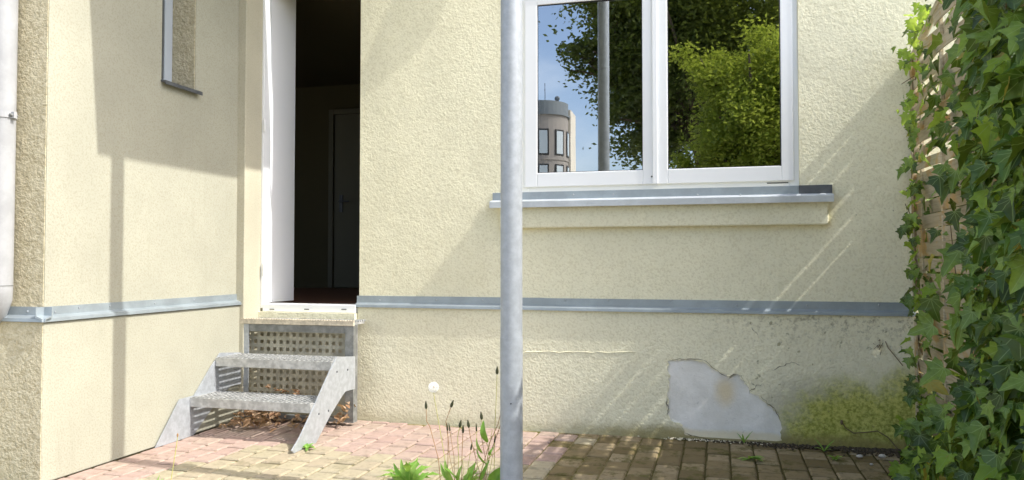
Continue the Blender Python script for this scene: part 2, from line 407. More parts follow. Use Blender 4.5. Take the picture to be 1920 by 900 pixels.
# soil and grit where the plinth meets the paving on the right
a = MB()
for _ in range(900):
    u = random.random()**.8; px = 1250+u*470
    p = onY(px, 700, 4.735); r = random.uniform(.003, .009)*(.6+u)
    a.ball((p.x, 4.735-abs(random.gauss(0, .02+.05*u)), r*.4), r, 5, 3, (1, 1, .7))
tag(a.build('soil_crumbs', M_soil), 'dark crumbs of soil along the foot of the mossy plinth', 'soil', kind='stuff')

# ================================================================== HOUSE
H = empty('house', 'cream roughcast house with open rear door and white two-light window', 'house', (-1, 4.9, 0))
TOPZ = 4.6
dR = onY(675, 300, DY).x           # right edge of the door opening
dL = -3.07
zb1 = onY(900, 557, DY).z; zb0 = onY(900, 580, DPY-.02).z    # flashing top / bottom
zTh = onY(560, 570, 4.75).z        # top of threshold
WY = 4.79
wl = onY(976, 200, WY).x; wr = onY(1497, 200, WY).x; wb = onY(1240, 356, WY).z; wt = onY(1108, -18, WY).z
print('door', dL, dR, 'band', zb0, zb1, 'thr', zTh, 'win', wl, wr, wb, wt)
WT = 5.02
a = MB()
XR = 4.0
a.box(-5.2, -3.40, 4.801, WT, 0, TOPZ)                          # behind the corner return
a.box(dR, wl, DY, WT, zb0+.02, TOPZ)
a.box(wl, wr, DY, WT, zb0+.02, wb)
a.box(wl, wr, DY, WT, wt, TOPZ)
a.box(wr, XR, DY, WT, zb0+.02, TOPZ)
a.box(dL, dR, DY, WT, 3.0, TOPZ)
a.box(dL, dR, DY+.10, WT, 0, zTh-.05)                           # under the door
part(a, 'facade_wall', M_wall, H, bevel=0)
# side wing wall with the slit window opening
nY0 = onX(305, 80, LX).y; nY1 = onX(367, 100, LX).y; nZ0 = onX(340, 165, LX).z
a = MB(); YE = 4.535; TH = .34
a.box(LX-TH, LX, FY, nY0, zb0+.02, TOPZ)
a.box(LX-TH, LX, nY0, nY1, zb0+.02, nZ0)
a.box(LX-TH, LX, nY1, YE, zb0+.02, TOPZ)
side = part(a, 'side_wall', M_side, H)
a = MB(); a.box(LX-2.2, LX-.004, FY-.004, FY+.25, zb0+.02, TOPZ)
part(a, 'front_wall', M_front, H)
# far reveal skin of the slit in rough shaded plaster
a = MB(); a.box(LX-.185, LX-.004, nY1-.005, nY1+.02, nZ0, TOPZ)
part(a, 'window_reveal', M_front, H)
# corner return beside the door
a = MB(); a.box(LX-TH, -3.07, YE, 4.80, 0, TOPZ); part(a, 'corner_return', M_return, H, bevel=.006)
# plinths
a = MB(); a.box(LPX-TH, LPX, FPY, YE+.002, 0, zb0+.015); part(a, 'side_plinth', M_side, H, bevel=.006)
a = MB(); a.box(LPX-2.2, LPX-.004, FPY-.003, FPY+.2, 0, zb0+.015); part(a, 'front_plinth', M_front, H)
# back plinth: a skin with the fallen patch left open
pat = [(1254,676),(1262,674),(1275,675),(1288,673),(1300,676),(1318,677),(1326,684),(1338,694),(1348,699),(1362,703),(1366,708),(1372,706),(1376,699),(1384,702),(1392,712),(1400,722),(1408,736),(1420,742),(1430,752),(1440,758),(1452,768),(1460,776),(1464,792),(1465,812),(1466,828),(1440,828),(1410,826),(1380,825),(1340,822),(1283,815),(1281,806),(1278,796),(1266,791),(1256,786),(1253,778),(1254,768),(1250,760),(1254,750),(1250,742),(1255,730),(1253,718),(1256,704),(1252,690)]
random.seed(11)
P2 = []
for k in range(len(pat)):
    p0 = pat[k]; p1 = pat[(k+1) % len(pat)]
    for s_ in range(3):
        t = s_/3; P2.append((p0[0]*(1-t)+p1[0]*t+random.uniform(-2.4, 2.4), min(829, p0[1]*(1-t)+p1[1]*t+random.uniform(-2.2, 2.2))))
hole = [onY(px, py, DPY) for px, py in P2]
for h in hole: h.z = max(h.z, .012)
xpl = onY(670, 700, DPY).x
def grid_edge(a_, b_, n_): return [a_.lerp(b_, i_/n_) for i_ in range(n_)]
zt = zb0+.015
c0 = Vector((xpl, DPY, -.02)); c1 = Vector((XR, DPY, -.02)); c2 = Vector((XR, DPY, zt)); c3 = Vector((xpl, DPY, zt))
outer = [c0, c1, c2, c3]
tris = tessellate_polygon([outer, hole])
a = MB(); a.add(outer+hole, [tuple(t) for t in tris])
nh = len(hole); back = [h+Vector((0, .011, 0)) for h in hole]
a.add(hole+back, [(k, (k+1) % nh, (k+1) % nh+nh, k+nh) for k in range(nh)])
a.add([c0, c3, c3+Vector((0, .2, 0)), c0+Vector((0, .2, 0))], [(0, 1, 2, 3)])
a.add([c3, c2, c2+Vector((0, .2, 0)), c3+Vector((0, .2, 0))], [(0, 1, 2, 3)])
PLN = part(a, 'rear_plinth', M_plinth, H)
bx = [h.x for h in hole]; bz = [h.z for h in hole]
a = MB(); a.box(min(bx)-.02, max(bx)+.02, DPY+.010, DPY+.03, -.02, max(bz)+.02)
part(a, 'bare_patch', M_bare, H)
tag(H.children[-1], 'pale grey patch where the roughcast has fallen off')
a = MB(); a.box(xpl, XR, DPY+.05, WT, -.02, zb0+.02); part(a, 'plinth_core', M_wall, H)
m_ = MB()
for _ in range(150):
    px = random.choice((random.uniform(1255, 1470), random.gauss(1300, 25))); p = onY(px, 820, DPY)
    r_ = random.uniform(.002, .006); m_.ball((p.x, 4.736-abs(random.gauss(0, .025)), r_*.5), r_, 5, 3, (1.2, 1, .7))
tag(m_.build('plaster_crumbs', M_bare), 'crumbs of fallen plaster below the bare patch', 'plaster crumbs', kind='stuff')
# cracks in the plinth (thin dark tubes, the shade of the gaps put into their colour)
def crack(pts, w0=.0035):
    m = MB(); pts = [onY(px+random.uniform(-1, 1), py, DPY) for px, py in pts]; out = []
    for k in range(len(pts)-1):
        for s_ in range(4):
            p = pts[k].lerp(pts[k+1], (s_+.3*random.random())/4); out.append(p+Vector((random.uniform(-.006, .006), 0, random.uniform(-.006, .006))))
    out.append(pts[-1]); n_ = len(out)
    m.tube(out, [w0*math.sin(math.pi*(i_+.6)/(n_+.4))*random.choice((.25, .6, 1, 1.5))+.0003 for i_ in range(n_)], 4)
    return m
for pts in ([(1253,676),(1290,672),(1322,677),(1350,700),(1368,706),(1385,700),(1405,728)], [(1404,737),(1415,725),(1428,720)],
            [(1425,742),(1440,755),(1455,768),(1464,790)], [(1440,694),(1465,688),(1478,680),(1500,684)], [(1253,740),(1250,752),(1252,765),(1251,778)], [(1408,612),(1420,628)],
            [(1338,824),(1300,817),(1282,812)]):
    part(crack(pts, .0022), 'crack', M_crack, H)
# lighter trowelled ridge across the plinth
a = MB(); a.tube([onY(px, 660+random.uniform(-1.5, 1.5), DPY) for px in range(985, 1200, 9)], [random.uniform(.0015, .0045) for _ in range(985, 1200, 9)], 6); part(a, 'render_ridge', M_wall, H, smooth=True)

# flashing strips
def strip(profile, p0, p1, axis):
    """profile of (out, z) swept between p0 and p1 (numbers along the wall)"""
    m = MB(); n_ = len(profile); vs = []
    for t in (p0, p1):
        for o_, z_ in profile:
            vs.append((t, DY-o_, z_) if axis == 'x' else ((LX+o_, t, z_) if axis == 'y' else (t, FY-o_, z_)))
    m.add(vs, [(k, (k+1) % n_, (k+1) % n_+n_, k+n_) for k in range(n_)]+[tuple(range(n_)), tuple(range(n_, 2*n_))]); return m
def flash_prof(top, bot):
    return [(0.001, top), (.006, top), (.007, bot+.030), (.041, bot+.017), (.043, bot+.001), (.040, bot), (.037, bot+.012), (.001, bot+.022)]
fx1 = onY(1718, 585, DY-.03).x
FL = []
lens_ = [onY(670, 560, DY).x, onY(1018, 560, DY).x, fx1]
for k in range(2):
    f_ = part(strip(flash_prof(zb1-.0015*k, zb0-.001*k), lens_[k], lens_[k+1]+(.01 if k == 0 else 0), 'x'), 'flashing', M_zinc, H); FL.append(f_)
def bolts(fn, pxs, par):
    for v in pxs:
        m = MB(); m.ball(fn(v), .0055, 8, 4); part(m, 'bolt', M_bolt, par, smooth=True)
bolts(lambda px: onY(px, 563, DY-.007), (712, 818, 905, 1060, 1140, 1258), FL[0])
bolts(lambda px: onY(px, 572, DY-.007), (1382, 1513, 1648), FL[1])
zs1 = onX(300, 561, LX).z; zs0 = onX(300, 585, LX+.04).z
fs_ = part(strip(flash_prof(zs1, zs0), FY-.052, YE+.004, 'y'), 'side_flashing', M_zinc, H)
bolts(lambda p: onX(p[0], p[1], LX+.007), ((103,585), (148,577), (206,574), (290,569), (364,563), (430,559)), fs_)
ff = part(strip(flash_prof(zs1, zs0), onY(16, 590, FY).x, LX+.052, 'f'), 'front_flashing', M_zinc, H)
bolts(lambda p: onY(p[0], p[1], FY-.007), ((52, 584),), ff)

# sill + apron
sx0 = onY(919, 375, DY-.06).x; sx1 = onY(1563, 370, DY-.06).x
zn0 = onY(1240, 384, DY-.075).z; zn1 = zn0+.043
prof = [(0.001, wb+.004), (.004, wb+.004), (.006, zn1+.012), (.068, zn1), (.075, zn1-.006), (.075, zn0), (.070, zn0), (.066, zn1-.014), (.001, zn1-.004)]
sill = part(strip(prof, sx0, sx1, 'x'), 'window_sill', M_zincl, H)
bolts(lambda px: onY(px, 365, DY-.055), (1075, 1150, 1308, 1388), sill)
m = MB(); xe = onY(1500, 360, DY-.07).x; m.box(xe, sx1-.001, DY-.016, DY-.008, zn1+.010, wb+.004); part(m, 'upstand', M_dark, sill)
m = MB(); m.box(sx0+.004, xe-.002, DY-.013, DY-.007, zn1+.010, wb+.002); part(m, 'upstand', M_zinc, sill)
a = MB(); a.box(onY(936, 400, DY-.04).x, onY(1554, 400, DY-.04).x, DY-.040, DY+.01, onY(1240, 425, DY-.04).z, zn1-.012)
part(a, 'sill_apron', M_wall, H, bevel=.010, seg=3)

# window
WN = part(MB().box(wl, wl+.052, WY, WY+.07, wb, wt).box(wr-.052, wr, WY, WY+.07, wb, wt).box(wl+.052, wr-.052, WY, WY+.07, wb, wb+.060).box(wl+.052, wr-.052, WY, WY+.07, wt-.06, wt), 'window', M_pvc, H, bevel=.003)
p1l = onY(1008, 200, WY).x; p1r = onY(1205, 200, WY).x; p2l = onY(1252, 200, WY).x; p2r = onY(1464, 200, WY).x
pb = onY(1108, 322, WY).z; pt = onY(1108, 2, WY).z
mid = (p1r+p2l)/2
def sash(xa, xb, ga, gb):
    m = MB(); y0 = WY-.014; y1 = WY+.05; zb_ = wb+.035; zt_ = wt-.035
    m.box(xa, ga, y0, y1, zb_, zt_).box(gb, xb, y0, y1, zb_, zt_).box(ga, gb, y0, y1, zb_, pb).box(ga, gb, y0, y1, pt, zt_)
    s_ = part(m, 'sash', M_pvc, WN, bevel=.004); 
    return s_
sash(wl+.03, mid-.012, p1l, p1r); sash(mid+.012, wr-.03, p2l, p2r)
part(MB().box(mid-.016, mid+.016, WY-.024, WY-.0145, wb+.036, wt-.036), 'meeting_strip', M_pvc, WN, bevel=.004)
def gasket(xa, xb):
    t = .004; y0 = WY-.006; y1 = WY+.012
    m = MB().box(xa, xa+t, y0, y1, pb, pt).box(xb-t, xb, y0, y1, pb, pt).box(xa+t, xb-t, y0, y1, pb, pb+t).box(xa+t, xb-t, y0, y1, pt-t, pt)
    part(m, 'gasket', M_gask, WN)
gasket(p1l, p1r); gasket(p2l, p2r)
PANES = []
def pane(xa, xb, rot):
    m = MB(); c = (xa+xb)/2; hw = (xb-xa)/2+.003; hz = (pt-pb)/2+.003
    m.add([(-hw, 0, -hz), (hw, 0, -hz), (hw, 0, hz), (-hw, 0, hz)], [(0, 1, 2, 3)])
    o = m.build('pane', M_glass, None, recalc=False); sub(o, WN)
    o.location = (c, WY+.004, (pt+pb)/2); o.rotation_euler = rot; return o
pane(p1l, p1r, (0, 0, math.radians(0.82))); pane(p2l, p2r, (0, 0, math.radians(0.0)))
m = MB(); m.ball(onY(1222, 331, WY-.016), .006, 8, 4); part(m, 'drain_cap', M_dark, WN, smooth=True)
part(MB().box(onY(1438, 343, WY).x, onY(1478, 343, WY).x, WY-.003, WY+.004, wb+.022, wb+.027), 'drain_slot', M_gask, WN)

# slit window of the side wing
sY = nY0
SW = part(MB().box(LX-.205, LX-.165, nY1-.075, nY1-.006, nZ0+.04, TOPZ).box(LX-.205, LX-.165, nY0, nY1-.075, nZ0+.04, nZ0+.08), 'side_window', M_slit, H, bevel=.003)
part(MB().box(LX-.19, LX-.185, nY0, nY1-.075, nZ0+.08, TOPZ), 'side_pane', M_glass, SW)
part(MB().box(LX-.16, LX+.006, nY0-.006, nY0+.004, nZ0, TOPZ), 'corner_bead', M_dark, SW)
ps = [(LX-.165, nZ0+.035), (LX+.035, nZ0+.006), (LX+.038, nZ0-.016), (LX+.030, nZ0-.016), (LX+.026, nZ0-.004), (LX-.165, nZ0+.022)]
m = MB(); m.prism([(x_, nY0-.012, z_) for x_, z_ in ps], (0, nY1-nY0+.035, 0)); part(m, 'side_sill', M_dark, H)

# door: frame, open leaf, threshold
fy0 = 4.725; fy1 = onX(507, 300, dL+.018).y
ztop = 3.0
DR = part(MB().box(dL, dL+.018, fy0, fy1, zTh-.03, ztop).box(dR+.004, dR+.05, DY+.02, fy1+.06, zTh-.03, ztop), 'door', M_pvc, H, bevel=.003)
thf = part(MB().box(dL+.018, dR-.004, 4.725, 4.86, onY(560, 585, 4.725).z, zTh), 'threshold', M_pvc, DR, bevel=.004)
for px in (510, 575, 645):
    m = MB(); p = onY(px, 580, 4.7245); m.box(p.x-.018, p.x+.018, 4.7225, 4.726, p.z-.004, p.z+.004); part(m, 'screw_slot', M_galvd, DR)
hx = dL+.012; hy = fy1+.012
tip = onY(553, 300, 5.12)
d = Vector((tip.x-hx, tip.y-hy, 0)).normalized(); nrm = Vector((d.y, -d.x, 0))
b0 = Vector((hx, hy, 0)); b1 = Vector((tip.x, tip.y, 0))
m = MB(); zz0 = zTh+.004
quad = [b0, b1, b1-nrm*.045, b0-nrm*.045]
m.prism([q+Vector((0, 0, zz0)) for q in quad], (0, 0, 2.42)); part(m, 'door_leaf', M_leaf_door, DR, bevel=.003)
for pz in (onY(499, 235, 4.73).z, onY(499, 505, 4.73).z):
    m = MB(); m.tube([(dL+.026, 4.722, pz-.04), (dL+.026, 4.722, pz+.04)], .008, 10); part(m, 'hinge', M_pvc, DR, smooth=True)
# mortar bed under threshold
part(MB().box(dL, dR, 4.70, 4.85, zTh-.11, onY(560, 585, 4.725).z-.002), 'threshold_bed', M_plinth, H)

# rooms behind
zf = zTh-.02
RX0, RX1, RY1 = -6.2, 3.2, 8.3
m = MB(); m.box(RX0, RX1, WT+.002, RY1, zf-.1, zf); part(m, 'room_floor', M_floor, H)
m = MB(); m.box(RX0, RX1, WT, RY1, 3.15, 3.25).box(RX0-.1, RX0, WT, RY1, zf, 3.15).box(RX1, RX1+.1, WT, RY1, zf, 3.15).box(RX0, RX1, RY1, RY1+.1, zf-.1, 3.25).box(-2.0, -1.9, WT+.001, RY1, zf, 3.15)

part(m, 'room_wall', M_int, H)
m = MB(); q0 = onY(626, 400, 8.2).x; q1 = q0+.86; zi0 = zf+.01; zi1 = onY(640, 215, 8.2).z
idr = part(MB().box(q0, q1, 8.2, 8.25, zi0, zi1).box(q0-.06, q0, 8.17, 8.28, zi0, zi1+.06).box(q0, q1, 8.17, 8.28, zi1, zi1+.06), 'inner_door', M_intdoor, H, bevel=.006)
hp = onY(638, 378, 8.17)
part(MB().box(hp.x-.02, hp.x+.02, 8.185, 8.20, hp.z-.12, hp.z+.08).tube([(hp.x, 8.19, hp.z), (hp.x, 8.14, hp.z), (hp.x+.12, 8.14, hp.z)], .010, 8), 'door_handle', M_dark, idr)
# eaves / roof closing the top
part(MB().box(LX-2.2, XR, DY+.0, RY1+.1, TOPZ, TOPZ+.15), 'roof', M_slab, H)
part(MB().box(LX-2.2, LX-TH-.001, FY+.25, DY, 0, TOPZ), 'wing_core', M_wall, H)

# ================================================================== BALCONY + POST
t_ = -SUN.y/SUN.x; k_ = SUN.z/SUN.x
HB = 4.2
q_edge = 1.61+k_*(-LX)
xb = (HB-q_edge)/k_
PX = onY(959, 400, 3.24).x; PYp = 3.24
BAL = empty('balcony', 'grey balcony slab above the rear door, out of view over the post', 'balcony', (-2, 4, HB))
part(MB().box(LX+.004, xb, 3.10, 4.60, HB, HB+.16), 'slab', M_slab, BAL)
HK = 3.22
def cast(px, py):      # point of the unseen plate whose shadow falls on the facade at that spot
    p = onY(px, py, DY); s_ = (HK-p.z)/k_; return Vector((p.x+s_, DY-t_*s_, HK))
outl = [(900,-110),(866,-50),(839,0),(822,38),(804,69),(784,96),(763,117),(728,145),(700,166),(680,179),(640,200),(600,214),(560,222),(600,196),(640,166),(660,146),(679,124),(691,103),(703,72),(715,41),(727,20),(739,0),(762,-50),(800,-110)]
part(MB().prism([cast(*q) for q in outl], (0, 0, .012)), 'shadow_plate', M_galvd, H)  # unseen plate invented to cast the curved shadow beside the door
zj = onY(960, 632, PYp).z
PO = empty('steel_post', 'pale grey round steel post standing in front of the window and holding the balcony', 'post', (PX, PYp, 0))
m = MB(); m.tube([(PX, PYp, zj-.01), (PX, PYp, HB)], .0475, 40); part(m, 'tube', M_post, PO, smooth=True)
zj = onY(960, 632, PYp).z
m = MB(); m.tube([(PX, PYp, -.01), (PX, PYp, zj)], .0488, 40); part(m, 'sleeve', M_post, PO, smooth=True)
m = MB(); p = onY(958, 757, PYp-.048); m.ball(p, .0035, 6, 4); part(m, 'screw', M_dark, PO)

# ================================================================== DOWNPIPE (left)
dx = onY(5, 300, FY-.07).x; dyp = FY-.075
DP = empty('downpipe', 'white rainwater downpipe on the left corner of the house', 'downpipe', (dx, dyp, 0))
ze = onY(0, 560, dyp).z
path = [(dx, dyp, 4.4), (dx, dyp, ze+.05), (dx-.008, dyp+.006, ze), (dx-.05, dyp+.02, ze-.06), (dx-.10, dyp+.03, ze-.11)]
m = MB(); m.tube(path, .056, 32); part(m, 'pipe', M_pipe, DP, smooth=True)
m = MB(); m.tube([(dx, dyp, ze+.06), (dx, dyp, ze+.064)], .0575, 32); part(m, 'joint_ring', M_galvd, DP, smooth=True)
zc = onY(10, 217, dyp).z
m = MB(); m.tube([(dx, dyp, zc-.013), (dx, dyp, zc+.013)], .0605, 32); cl = part(m, 'clamp', M_pipe, DP, smooth=False)
part(MB().box(dx+.056, dx+.078, dyp-.008, dyp+.008, zc-.015, zc+.015), 'clamp_lug', M_pipe, cl)
m = MB(); m.tube([(dx+.066, dyp-.02, zc), (dx+.066, dyp+.02, zc)], .006, 8); part(m, 'bolt', M_galvd, cl)

# ================================================================== STEPS
SXL, SXR, LYF = -3.085, -2.27, 4.54
ST = empty('metal_steps', 'galvanised steel steps with two grating treads and a perforated riser below the rear door', 'steps', ((SXL+SXR)/2, 4.2, 0))
def XR_(px, py, X=SXR): p = onX(px, py, X); return (p.y, p.z)
# right stringer outline measured on its plane
o_ = [(549,850),(557,846),(585,838),(590,832),(618,778),(640,742),(646,734),(656,731),(664,729),(664,668),(630,669),(616,697),(600,733),(578,782),(560,820),(545,845)]
yz = [XR_(*q) for q in o_]
yz = [(y, max(0.0, z)) for y, z in yz]
m = MB(); m.prism([(SXR, y, z) for y, z in yz], (.007, 0, 0)); sr = part(m, 'stringer', M_galv, ST, bevel=.0015, seg=1)
m = MB(); m.prism([(SXL-.007, y, z) for y, z in yz], (.007, 0, 0)); part(m, 'stringer', M_galv, ST, bevel=.0015, seg=1)
part(MB().prism([(SXL, yz[0][0]-.10, 0.0), (SXL, yz[0][0]+.16, 0), (SXL, yz[0][0]+.30, .24), (SXL, yz[0][0]+.10, .24)], (.003, 0, 0)), 'side_plate', M_galv, ST)
for q in ((598,776),(616,770),(652,693),(632,697)):
    p = onX(*q, SXR+.008); m = MB(); m.ball(p, .007, 8, 4, (.5, 1, 1)); part(m, 'bolt', M_dark, sr)
for q, (sy, sz) in (((652,693),(.006,.014)),): pass
def grating(z, yf, yb, name='tread'):
    xs0, xs1 = SXL+.004, SXR-.002
    nose = MB().box(xs0, xs1, yf, yf+.004, z-.052, z+.002).box(xs0, xs1, yf+.004, yf+.032, z-.004, z+.0015)
    nose.box(xs0, xs0+.004, yf+.004, yb, z-.05, z).box(xs1-.004, xs1, yf+.004, yb, z-.05, z).box(xs0+.004, xs1-.004, yb-.004, yb, z-.032, z)
    T = part(nose, name, M_grate, ST, bevel=.001, seg=1)
    m = MB(); n_ = int((xs1-xs0)/.034)
    for i_ in range(1, n_):
        x_ = xs0+i_*(xs1-xs0)/n_; m.box(x_-.0012, x_+.0012, yf+.03, yb-.004, z-.027, z-.001)
    k = 1
    while yf+.03+k*.033 < yb-.01:
        y_ = yf+.03+k*.033; m.box(xs0+.004, xs1-.004, y_-.0012, y_+.0012, z-.012, z-.0018); k += 1
    part(m, 'grating', M_grate, T)
    m = MB()
    for i_ in range(26):
        x_ = xs0+.02+i_*(xs1-xs0-.04)/25; m.box(x_-.008, x_+.008, yf+.006, yf+.028, z+.0018, z+.0042)
    part(m, 'nosing_studs', M_galvd, T)
    return T
t2y = onX(403, 672, SXL).y; t2z = onX(403, 671, SXL).z
t1y = onX(355, 747, SXL).y; t1z = onX(355, 746, SXL).z
print('treads', t1y, t1z, t2y, t2z)
grating(t2z, t2y, t2y+.27); grating(t1z, t1y, t1y+.27)
lz = onY(555, 600, LYF).z
ld = part(MB().box(SXL-.012, SXR+.004, LYF-.006, LYF+.012, onY(555, 609, LYF).z, lz+.001), 'landing', M_beige, ST, bevel=.002)
m = MB(); n_ = 25
for i_ in range(n_):
    x_ = SXL+.01+i_*(SXR-SXL-.02)/(n_-1); m.box(x_-.0012, x_+.0012, LYF+.012, 4.72, lz-.027, lz-.001)
for k in range(1, 6): m.box(SXL, SXR, LYF+.012+k*.033-.0012, LYF+.012+k*.033+.0012, lz-.012, lz-.0015)
part(m, 'grating', M_grate, ld)
m = MB()
for i_ in range(44):
    x_ = SXL+i_*(SXR-SXL)/43; m.box(x_-.004, x_+.004, LYF-.008, LYF+.012, lz+.0012, lz+.006)
part(m, 'edge_teeth', M_beige, ld)
zr = onY(555, 623, LYF).z
part(MB().box(SXL+.055, SXR-.06, LYF+.002, LYF+.007, zr, lz-.027), 'front_rail', M_galvd, ST)
for xa, xb_ in ((SXL-.010, SXL+.052), (SXR-.058, SXR+.002)):
    m = MB(); m.box(xa, xb_, LYF, LYF+.006, .045, lz-.028); m.box(xa if xa < -2.8 else xb_-.006, (xa+.006) if xa < -2.8 else xb_, LYF+.006, LYF+.06, .045, lz-.028)
    part(m, 'frame_post', M_galv if xa < -2.8 else M_galvd, ST)
part(MB().box(SXL-.01, SXR+.002, LYF+.001, LYF+.06, .02, .044), 'base_rail', M_galvd, ST)
# perforated sheet
py_ = 4.60; pitch = .047; hw = .0125
m = MB(); x0 = SXL-.005; z0 = .05; nxp = int((SXR-x0)/pitch); nzp = int((lz-.03-z0)/pitch)
px_ = (SXR-x0)/nxp; pz_ = (lz-.03-z0)/nzp
for i_ in range(nxp):
    for j_ in range(nzp):
        cx = x0+(i_+.5)*px_; cz = z0+(j_+.5)*pz_
        o4 = [(cx-px_/2, py_, cz-pz_/2), (cx+px_/2, py_, cz-pz_/2), (cx+px_/2, py_, cz+pz_/2), (cx-px_/2, py_, cz+pz_/2)]
        i4 = [(cx-hw, py_, cz-hw), (cx+hw, py_, cz-hw), (cx+hw, py_, cz+hw), (cx-hw, py_, cz+hw)]
        m.add(o4+i4, [(k, (k+1) % 4, (k+1) % 4+4, k+4) for k in range(4)])
pf = part(m, 'perforated_riser', M_riser, ST)
sd = pf.modifiers.new('thick', 'SOLIDIFY'); sd.thickness = .003
# niche wall behind
part(MB().box(dL, dR, 4.79, 4.869, 0, zTh-.11), 'niche_wall', M_return, H)

# ================================================================== LEAVES
def ivy_leaf(mat, fold=.12, seed=0):
    rr = random.Random(seed)
    out = [(0, 0), (.20, -.10), (.46, -.04), (.38, .16), (.60, .34), (.34, .40), (.22, .56), (.16, .80), (0, 1.05), (-.15, .82), (-.22, .56), (-.36, .42), (-.58, .36), (-.38, .16), (-.44, -.05), (-.20, -.10)]
    out = [(x*rr.uniform(.88, 1.12), y*rr.uniform(.95, 1.05)) for x, y in out]
    vs = []
    for x, y in out: vs.append((x, y, abs(x)*fold-rr.uniform(.15, .4)*max(0, y-.3)**2-.25*max(0, abs(x)-.3)**2+rr.uniform(-.05, .05)))
    c = (0, .35, -.03); vs.append(c); n_ = len(out)
    me = bpy.data.meshes.new('leaf'); me.from_pydata(vs, [], [(n_, k, (k+1) % n_) for k in range(n_)])
    uv = me.uv_layers.new(name='UVMap')
    for li, lp in enumerate(me.loops):
        v = vs[lp.vertex_index]; uv.data[li].uv = (v[0]*.8+.5, v[1]*.8+.12)
    me.materials.append(mat); me.shade_smooth(); return me
LV = {k: [ivy_leaf(mm, random.uniform(.05, .5), s_) for s_ in range(7)] for k, mm in (('g', M_ivy), ('y', M_ivy2), ('o', M_ivy3))}
def leaf_mat(pos, nrm_, tipdir, size):
    z = Vector(nrm_).normalized(); y = Vector(tipdir); y = (y-z*y.dot(z)).normalized(); x = y.cross(z)
    M = Matrix((x, y, z)).transposed().to_4x4(); M = Matrix.Translation(pos) @ M @ Matrix.Scale(size, 4); return M
def join_leaves(items, name, parent, mats):
    """items: (mesh, matrix, material index) merged into one mesh"""
    vs = []; fs = []; uvs = []; mi = []
    for me, M, k in items:
        n_ = len(vs); vs += [tuple(M @ v.co) for v in me.vertices]
        for p in me.polygons: fs.append(tuple(i_+n_ for i_ in p.vertices)); mi.append(k)
        uvs += [tuple(u.uv) for u in me.uv_layers[0].data]
    me = bpy.data.meshes.new(name); me.from_pydata(vs, [], fs); uv = me.uv_layers.new(name='UVMap')
    uv.data.foreach_set('uv', [c for u in uvs for c in u]); me.polygons.foreach_set('material_index', mi)
    for mm in mats: me.materials.append(mm)
    me.shade_smooth()
    o = bpy.data.objects.new(name, me); COL.objects.link(o)
    if parent: child(o, parent)
    return o

# ================================================================== WOVEN FENCE
FX = 1.068
FE = empty('woven_fence', 'weathered woven slat fence panel meeting the house at the right', 'fence', (FX, 3.4, 0))
def ftop(y): return 2.21+.24*(4.74-y) if y > 3.9 else 2.41+.10*math.sin(min(1, (3.9-y)/1.6)*math.pi)
F0, F1 = 2.15, 4.766
sp_ = .078; nsl = 31
battens = [4.62, 4.22, 3.78, 3.34, 2.90, 2.46]
random.seed(5)
slats = []
for i_ in range(nsl):
    z = .06+i_*sp_
    if z+.07 > 2.24: 
        # upper slats stop where the arched top is lower than they are
        y1 = F1
        while y1 > F0+.3 and ftop(y1) < z+.07: y1 -= .02
        if y1 <= F0+.35: continue
    else: y1 = F1 if z > zb1 else (4.72 if z > zb0-.07 else 4.741)
    m = MB(); N = 36; hi = z > 1.48; hh = (.060 if hi else .071)+random.uniform(-.004, .003); amp = .012 if hi else .004; jz = random.uniform(-.003, .003); ph = math.pi*(i_ % 2)
    tw = random.uniform(-.004, .004) if z > 1.48 else random.uniform(.006, .010)
    vs = []
    for k in range(N+1):
        y = y1+(F0-y1)*k/N
        wv = (.004*(-1)**i_ if not hi else 0)+amp*math.cos(math.pi*(y-4.62)/.42+ph)
        sag = .004*math.sin(y*3+i_)
        for dxx, dz in ((-.003+tw, -hh/2), (.003+tw, -hh/2), (.003-tw, hh/2), (-.003-tw, hh/2)):
            vs.append((FX+wv+dxx, y, z+hh/2+dz+sag+jz))
    fs = [(k*4+j, k*4+(j+1) % 4, (k+1)*4+(j+1) % 4, (k+1)*4+j) for k in range(N) for j in range(4)]+[(0, 1, 2, 3), (N*4, N*4+1, N*4+2, N*4+3)]
    m.add(vs, fs); part(m, 'slat', M_wood, FE)
for y in battens:
    part(MB().box(FX-.007, FX+.007, y-.013, y+.013, .02, ftop(y)-.01), 'batten', M_wood, FE)
part(MB().box(FX-.024, FX+.024, F1-.012, F1-.001, zb1, 2.2), 'wall_batten', M_wood, FE)
part(MB().box(FX-.024, FX-.017, 4.697, 4.7425, .0, zb0-.004).box(FX-.024, FX-.017, 4.74, 4.766, zb1+.002, ftop(F1)), 'light_stop', M_wood, FE)  # strips added to stop sun leaking between fence and wall
m = MB(); pts = [(F1+(F0-F1)*k/24) for k in range(25)]
m.tube([(FX, y, ftop(y)+.01) for y in pts], .02, 6); part(m, 'top_rail', M_wood, FE)

